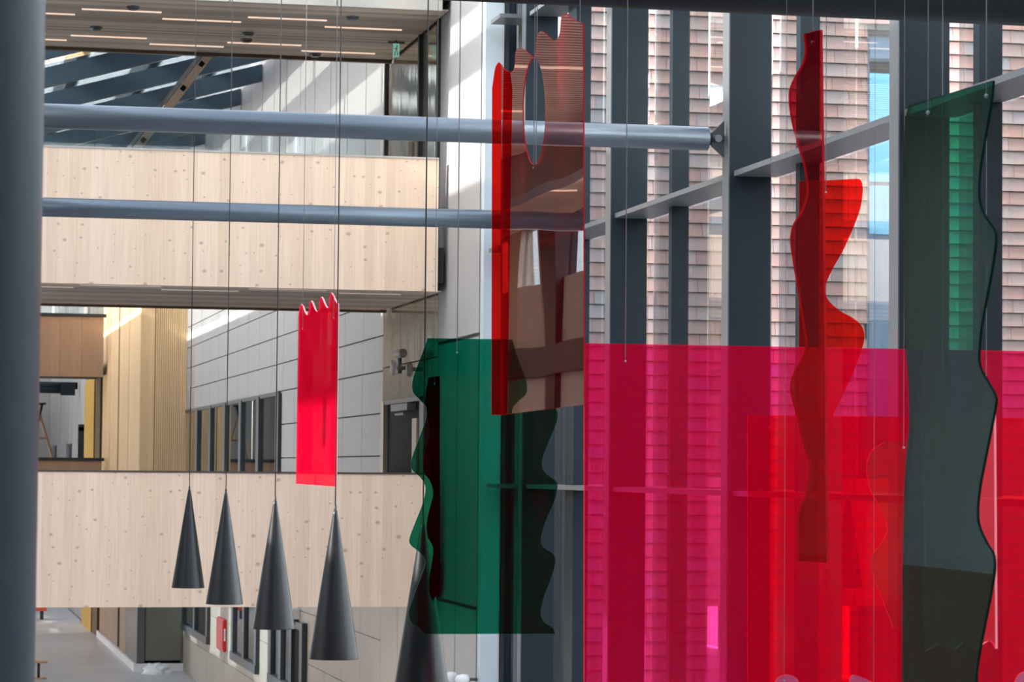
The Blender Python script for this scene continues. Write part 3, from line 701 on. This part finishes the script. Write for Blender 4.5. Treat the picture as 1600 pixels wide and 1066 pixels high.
# the big red sheet with crown cut and round hole, plus its bent return
TOPW = [(783.5, 101), (787, 107), (793, 111), (799.4, 112.5), (804.5, 106), (806.5, 82), (812.5, 75), (819, 77.5), (827, 84), (834, 90), (837.5, 82), (840, 56), (846.5, 48.4), (852, 51.5), (860, 59), (867.5, 63.7), (875, 54), (878, 28), (883.4, 20.7), (890, 25), (900, 32.7), (912, 37)]
t = thing('acrylic_sheet', at(840, 648, X=XS), 'large red mirror-like sheet with crown-cut top and a round hole', 'acrylic sheet')
hole = [(835.2 + 17.6 * math.cos(a), 174 + 84 * math.sin(a)) for a in [2 * math.pi * k / 64 for k in range(64)]]
sheet('sheet', S(TOPW, 5) + [(913, 632.5), (783.5, 648.5)], ('X', XS), .008, RED_B, E_DRED, t, [hole])
yf = at(783.5, 400, X=XS).y
sheet('bent_return', S([(769, 138), (771, 124), (774, 106), (779, 97.5), (783.3, 101)], 5) + [(783.3, 648.5), (768, 648.5)], ('Y', yf), .008, RED_A, E_DRED, t)
hang(t, [at(834, 262, X=XS), at(906, 60, X=XS)], .0025)
# small cherry sheet with the same crown
SR = [(467.5, 499), (468.3, 487), (471.3, 475.7), (474, 479), (478, 489), (481.2, 492.5), (483.3, 487), (484.5, 477), (486.6, 470.3), (489, 473), (493.5, 484), (497, 487), (499, 482), (500.2, 471), (502.3, 464), (505, 467), (510, 478.5), (513.7, 481.4), (515, 476), (516, 464), (517.8, 457.5), (521, 461), (525, 470), (529, 475.7)]
t = thing('acrylic_sheet', at(495, 757, X=XS), 'small bright cherry red sheet with zigzag crown top before the footbridges', 'acrylic sheet')
sheet('sheet', S(SR, 5) + [(525.3, 760.5), (463.6, 756)], ('X', XS), .016, RED_C, E_HOT, t)
hang(t, [at(473, 514, X=XS - .012), at(521.5, 497, X=XS - .012)])
# bright red sheet with one straight and one swinging edge
o0 = at(1250, 400, Y=17.2); ud = Vector((math.cos(math.radians(-12)), math.sin(math.radians(-12)), 0))
SW = [(1338, 279.5), (1345, 282), (1348, 298), (1342, 333), (1319, 388), (1297, 428), (1289.5, 452), (1295, 470), (1313, 486), (1334, 498), (1347, 511), (1350.7, 527), (1346, 548), (1332, 585), (1312, 628), (1297, 660), (1290, 690), (1294, 715)]
t = thing('acrylic_sheet', at(1290, 700, Y=17.2), 'bright red sheet with straight left side and S-curved right side', 'acrylic sheet')
sheet('sheet', [(1248.5, 284)] + S(SW, 6) + [(1248.5, 715)], (o0, ud), .008, RED_A, E_LINE, t)
pw = at(1290.5, 301, Y=17.05); hang(t, [pw], .0025)
# deep red narrow sheet
TL = [(1247, 877), (1248, 840), (1248, 803), (1260, 771), (1266, 731), (1258, 701), (1244, 643), (1236, 607), (1242, 580), (1254, 560), (1260, 538), (1257, 515), (1251, 477), (1245, 437), (1236.5, 381), (1240, 353), (1254, 328), (1262, 298), (1257, 259), (1247, 224), (1237, 184), (1234, 146), (1242, 122), (1254, 101), (1259, 80), (1257, 53)]
t = thing('acrylic_sheet', at(1265, 877, X=XS), 'tall dark red sheet with a rippling edge across a mullion', 'acrylic sheet')
sheet('sheet', S(TL, 6) + [(1283.6, 46.5), (1287, 278), (1293, 880)], ('X', XS), .010, RED_D, E_DRED, t)
hang(t, [at(1270, 66, X=XS)], .002)
# dark green mirror sheet
G_R = [(1552.6, 126), (1550, 158), (1538, 227), (1531, 277), (1531.5, 316), (1541, 340), (1554, 359), (1556.7, 377), (1550, 426), (1536, 500), (1530.5, 549), (1532, 572), (1542, 593), (1555, 616), (1556.5, 634), (1543, 703), (1531, 767), (1529, 814), (1541, 846), (1553.5, 869), (1553, 905), (1538, 984), (1529, 1033), (1526, 1066), (1527, 1110)]
G_L = [(1410, 1110), (1411, 1066), (1413, 836), (1416, 737), (1421.5, 670), (1421.5, 606), (1417, 541), (1414.5, 491), (1413.5, 350), (1414.5, 211), (1420.6, 165)]
t = thing('acrylic_sheet', at(1480, 1066, X=XS), 'tall dark green mirror-like sheet with one rippling edge', 'acrylic sheet')
sheet('sheet', S(G_R, 6) + S(G_L, 4), ('X', XS), .010, GRN_M, E_DGRN, t)
hang(t, [at(1450, 176, X=XS - .012), at(1541, 150, X=XS - .012)], .0018)
# hot pink strip with the edge glow put into its edge colour
t = thing('acrylic_sheet', at(1530, 1000, X=4.3), 'hot pink sheet with bright edge beside the dark green one', 'acrylic sheet')
sheet('sheet', [(1441, 655), (1554.5, 640), (1557, 1014)] + S([(1557, 1015), (1552, 1006), (1545, 1002), (1538, 1005), (1530.5, 1010.5), (1520, 1014), (1505, 1004), (1490, 1016), (1470, 1006), (1446, 1018)], 5)[1:], ('X', 4.3), .010, PINK, E_HOT, t)
hang(t, [at(1541, 655, X=4.29)], .0016)
# curved-edge red sheet low down
UW = [(1384, 690), (1362, 705), (1354, 731), (1360, 765), (1375, 795), (1386, 826), (1376, 850), (1361, 872), (1366, 905), (1382, 945), (1396, 982)]
t = thing('acrylic_sheet', at(1400, 980, Y=14.6), 'light red sheet with a curving left edge low in front of the magenta one', 'acrylic sheet')
sheet('sheet', S(UW, 6) + [(1420, 982), (1420, 690)], ('Y', 14.6), .005, acrylic('faint_red_acrylic', (.93, .55, .55)), E_LINE, t)
hang(t, [at(1412, 700, Y=14.59)], .0016)
LIL = acrylic('lilac_acrylic', (.8, .5, .7), (.65, .28, .5), .3, f0=.06)
for pts, lab, Y in (([(1210, 1075), (1213, 1062), (1222, 1056), (1235, 1055), (1246, 1062), (1248, 1075)], 'pale lilac round-topped sheet low beneath the dark red one', 15.0),
                    ([(1326, 1075), (1332, 1055), (1362, 1066), (1372, 1075)], 'pale lilac slant-topped sheet low in front of the red one', 15.0),
                    ([(1582, 1075), (1590, 1056), (1600, 1050), (1616, 1050), (1626, 1075)], 'pale lilac round-topped sheet low beside the hot pink one', 15.0)):
    t = thing('acrylic_sheet', at(pts[0][0] + 15, 1075, Y=Y), lab, 'acrylic sheet')
    bot = [(pts[-1][0], 1110), (pts[0][0], 1110)]
    sheet('sheet', S(pts, 5) + bot, ('Y', Y), .008, LIL, E_MAG, t)
    hang(t, [at(pts[2][0] + 3, pts[2][1] + 8, Y=Y - .01)], .0012)

# ================================================================== cone pendants
cones = [(296, 765, 35.3), (353, 770, 31.1), (430, 782, 26.9), (524, 797, 23.1), (661, 818, 19.1)]
cl = ['black cone pendant closest to the spruce footbridge', 'black cone pendant second from the spruce footbridge', 'black cone pendant third from the spruce footbridge', 'black cone pendant hanging below the small cherry red sheet', 'black cone pendant hanging partly behind the green sheet']
shade_me = None
for (px, py, Y), lab in zip(cones, cl):
    p = at(px, py, Y=Y)
    t = thing('pendant_lamp', (p.x, p.y, p.z - 1.25), lab, 'pendant lamp', 'black cone pendants in a row')
    if shade_me is None:
        V, Fc = rev(p, p - Vector((0, 0, 1.24)), [(0, .004), (.004, .016), (.03, .0215), (.995, .207), (1, .208), (1, .203), (.05, .018)], 48, False)
        o = mesh('shade', V, Fc, BLACK, t, True, loc=(p.x, p.y, p.z - 1.24)); shade_me = o.data
    else: link('shade', shade_me, t, (p.x, p.y, p.z - 1.24))
    tube('cap', p - Vector((0, 0, .03)), p + Vector((0, 0, .04)), .011, CORD, t, 10)
    tube('cord', p + Vector((0, 0, .03)), (p.x, p.y, TOPZ), .0052, CORD, t, 8)

# ================================================================== small things
# fire cabinet on the ground floor wall
a, b = at(338.5, 995, X=6.93), at(349, 995, X=6.93); zt, zb = at(345, 969, X=6.86).z, at(345, 1020, X=6.86).z
t = thing('fire_cabinet', (6.9, (a.y + b.y) / 2, zb), 'tall red fire cabinet fixed to the taupe wall between windows', 'cabinet')
y0, y1 = sorted((a.y, b.y)); box('body', 6.93, 6.995, y0, y1, zb, zt, RED, t); box('door', 6.915, 6.93, y0 + .05, y1 - .05, zb + .05, zt - .05, RED, t)
box('label_plate', 6.94, 6.98, y0 - .01, y0, (zt + zb) / 2 - .12, (zt + zb) / 2 + .16, WHITE, t)
# bundle of white sheeting on the floor
p = at(245, 1053, Z=0)
from mathutils import noise as _nz
V, Fc = [], []; nu, nv = 22, 12
for j in range(nv + 1):
    for i in range(nu):
        th_, ph = 2 * math.pi * i / nu, math.pi / 2 * j / nv
        d = Vector((math.cos(th_) * math.cos(ph), math.sin(th_) * math.cos(ph), math.sin(ph)))
        k = 1 + .5 * _nz.noise(d * 2.1 + Vector((3, 1, 2))) + .2 * _nz.noise(d * 5)
        V.append((p.x + d.x * .36 * k, p.y + d.y * .4 * k, max(0, d.z * .25 * k)))
for j in range(nv):
    for i in range(nu): Fc.append((j * nu + i, j * nu + (i + 1) % nu, (j + 1) * nu + (i + 1) % nu, (j + 1) * nu + i))
o = mesh('plastic_bundle', V, Fc, mat('white_sheeting', (.85, .88, .9), .35), None, True); tag(o, 'crumpled white plastic bundle lying on the grey floor', 'bundle')
# red bench
p = at(66, 968, Z=0); yb = p.y
t = thing('red_bench', (p.x - .5, yb, 0), 'red bench on the grey floor under the lower footbridge', 'bench')
zs1 = .42
box('seat', p.x - 2.2, p.x + .14, yb - .3, yb + .3, zs1 - .12, zs1, ORANGE, t); box('backrest', p.x - 2.2, p.x + .14, yb + .22, yb + .3, zs1, zs1 + .45, ORANGE, t)
for x in (p.x - 2.0, p.x - .02):
    for yy in (yb - .22, yb + .22): box('leg', x - .05, x + .05, yy - .04, yy + .04, 0, zs1 - .12, WINF, t)
# oak stool by the column
p = at(60, 1061, Z=.0); t = thing('oak_stool', (p.x, p.y, 0), 'round light oak stool on the grey floor beside the steel column', 'stool')
tube('seat', (p.x, p.y, .40), (p.x, p.y, .44), .22, OAK, t, 24); tube('base', (p.x, p.y, 0), (p.x, p.y, .03), .2, OAK, t, 24); tube('stem', (p.x, p.y, .03), (p.x, p.y, .40), .035, WINF, t, 10)
# wall lights and cameras
p = at(457, 958, X=6.9); t = thing('wall_light', (6.95, p.y, p.z - .1), 'small square white wall light above the dark ground-floor door', 'wall light')
box('housing', 6.86, 6.995, p.y - .35, p.y + .35, p.z - .1, p.z + .1, WHITE, t); box('bracket', 6.9, 6.995, p.y - .12, p.y + .12, p.z - .2, p.z - .1, TRANS, t)
for px, py, lab in ((703, 1058, 'round white spotlight on the pale wall next to the cone pendant'), (722, 1062, 'round white spotlight on the pale wall farther from the cone pendant')):
    p = at(px, py, X=6.8); t = thing('spotlight', p - Vector((0, 0, .07)), lab, 'spotlight')
    V, Fc = rev(p - Vector((.09, .02, 0)), p + Vector((.09, 0, 0)), [(0, .02), (.15, .055), (.5, .068), (.9, .06), (1, .02)], 16); mesh('head', V, Fc, WHITE, t, True)
    tube('arm', p + Vector((.05, 0, 0)), (6.995, p.y, p.z), .02, TRANS, t, 10)
d2 = thing('door_2', (7, 49, 0), kind='structure')
y0, y1 = at(476, 1000, X=7).y, at(447, 1000, X=7).y
ztd = at(460, 975, X=7).z
box('leaf', 6.98, 6.998, y0, y1, 0, ztd, DARK, d2); box('frame', 6.9, 6.99, y0 - .35, y0, 0, ztd + .1, WINF, d2); box('head', 6.93, 6.99, y0, y1, ztd - .05, ztd + .08, WINF, d2)
p = at(625, 553, X=6.8); t = thing('security_camera', p - Vector((0, 0, .3)), 'twin grey security camera on the polished steel wall panels', 'camera')
V, Fc = rev(p + Vector((0, -.3, 0)), p + Vector((0, .3, 0)), [(0, .05), (.1, .065), (.8, .065), (1, .04)], 16); mesh('barrel', V, Fc, mat('camera_grey', (.22, .21, .19), .4), t, True)
tube('stem', p, p - Vector((0, 0, .28)), .03, TRANS, t, 10)
q = at(615, 575, X=6.85); V, Fc = rev(q - Vector((0, 0, .11)), q + Vector((0, 0, .11)), [(0, .02), (.2, .05), (.7, .055), (1, .03)], 16); mesh('dome', V, Fc, WHITE, t, True)
tube('wall_arm', q, (6.998, q.y, q.z), .03, TRANS, t, 10)
q = at(640, 577, X=6.88); V, Fc = rev(q - Vector((0, 0, .11)), q + Vector((0, 0, .09)), [(0, .02), (.2, .05), (.7, .055), (1, .03)], 16); mesh('dome', V, Fc, mat('camera_grey', (.22, .21, .19)), t, True); tube('wall_arm', q, (6.998, q.y, q.z), .03, TRANS, t, 10)
# emergency exit signs under the top bridge
EXITG = emit('exit_green', (.22, .55, .42), .22)
for px, py, lit in ((619, 80, True),):
    p = at(px, py, Z=ZT - .16)
    t = thing('exit_sign', (p.x, p.y, ZT - .3), 'green running-man exit sign hung from the slatted ceiling' if lit else 'unlit grey sign hung from the slatted ceiling near the pale wall', 'sign')
    tube('rod', (p.x, p.y, ZT - .02), (p.x, p.y, ZT - .001), .02, TRANS, t, 8); box('bar', p.x - .12, p.x + .12, p.y - .02, p.y + .02, ZT - .05, ZT - .02, TRANS, t)
    pl = box('plate', p.x - .045, p.x + .045, p.y - .012, p.y + .012, ZT - .25, ZT - .05, EXITG if lit else mat('sign_grey', (.16, .15, .14)), t)
    if lit:
        w_ = WHITE
        tube('head', (p.x + .01, p.y - .018, ZT - .09), (p.x + .01, p.y - .013, ZT - .09), .014, w_, pl, 10)
        box('body', p.x - .012, p.x + .012, p.y - .017, p.y - .013, ZT - .17, ZT - .105, w_, pl)
        box('arm', p.x - .035, p.x + .035, p.y - .017, p.y - .013, ZT - .13, ZT - .118, w_, pl)
        box('leg', p.x - .03, p.x - .012, p.y - .017, p.y - .013, ZT - .23, ZT - .17, w_, pl); box('leg', p.x + .01, p.x + .028, p.y - .017, p.y - .013, ZT - .22, ZT - .17, w_, pl)
# unseen wing added behind, blocking bright sky reflections in the glass and sheets
cw = thing('courtyard_wing', (24, -20, -.1), 'long brown tiled building closing the courtyard outside', 'building')
box('body', 9, 60, -26, -18, -.1, 15, mat('brown_tile_wall', (.16, .12, .10), .8, scale=2, stretch=(.5, 1, 3)), cw)
box('roof', 8.8, 60.2, -26.3, -17.7, 15, 15.4, STEELD, cw)
for k in range(9):
    for j in range(4): box('window', 11 + k * 5, 13 + k * 5, -18.02, -17.95, 1.2 + j * 3.6, 3.2 + j * 3.6, WINF, cw)
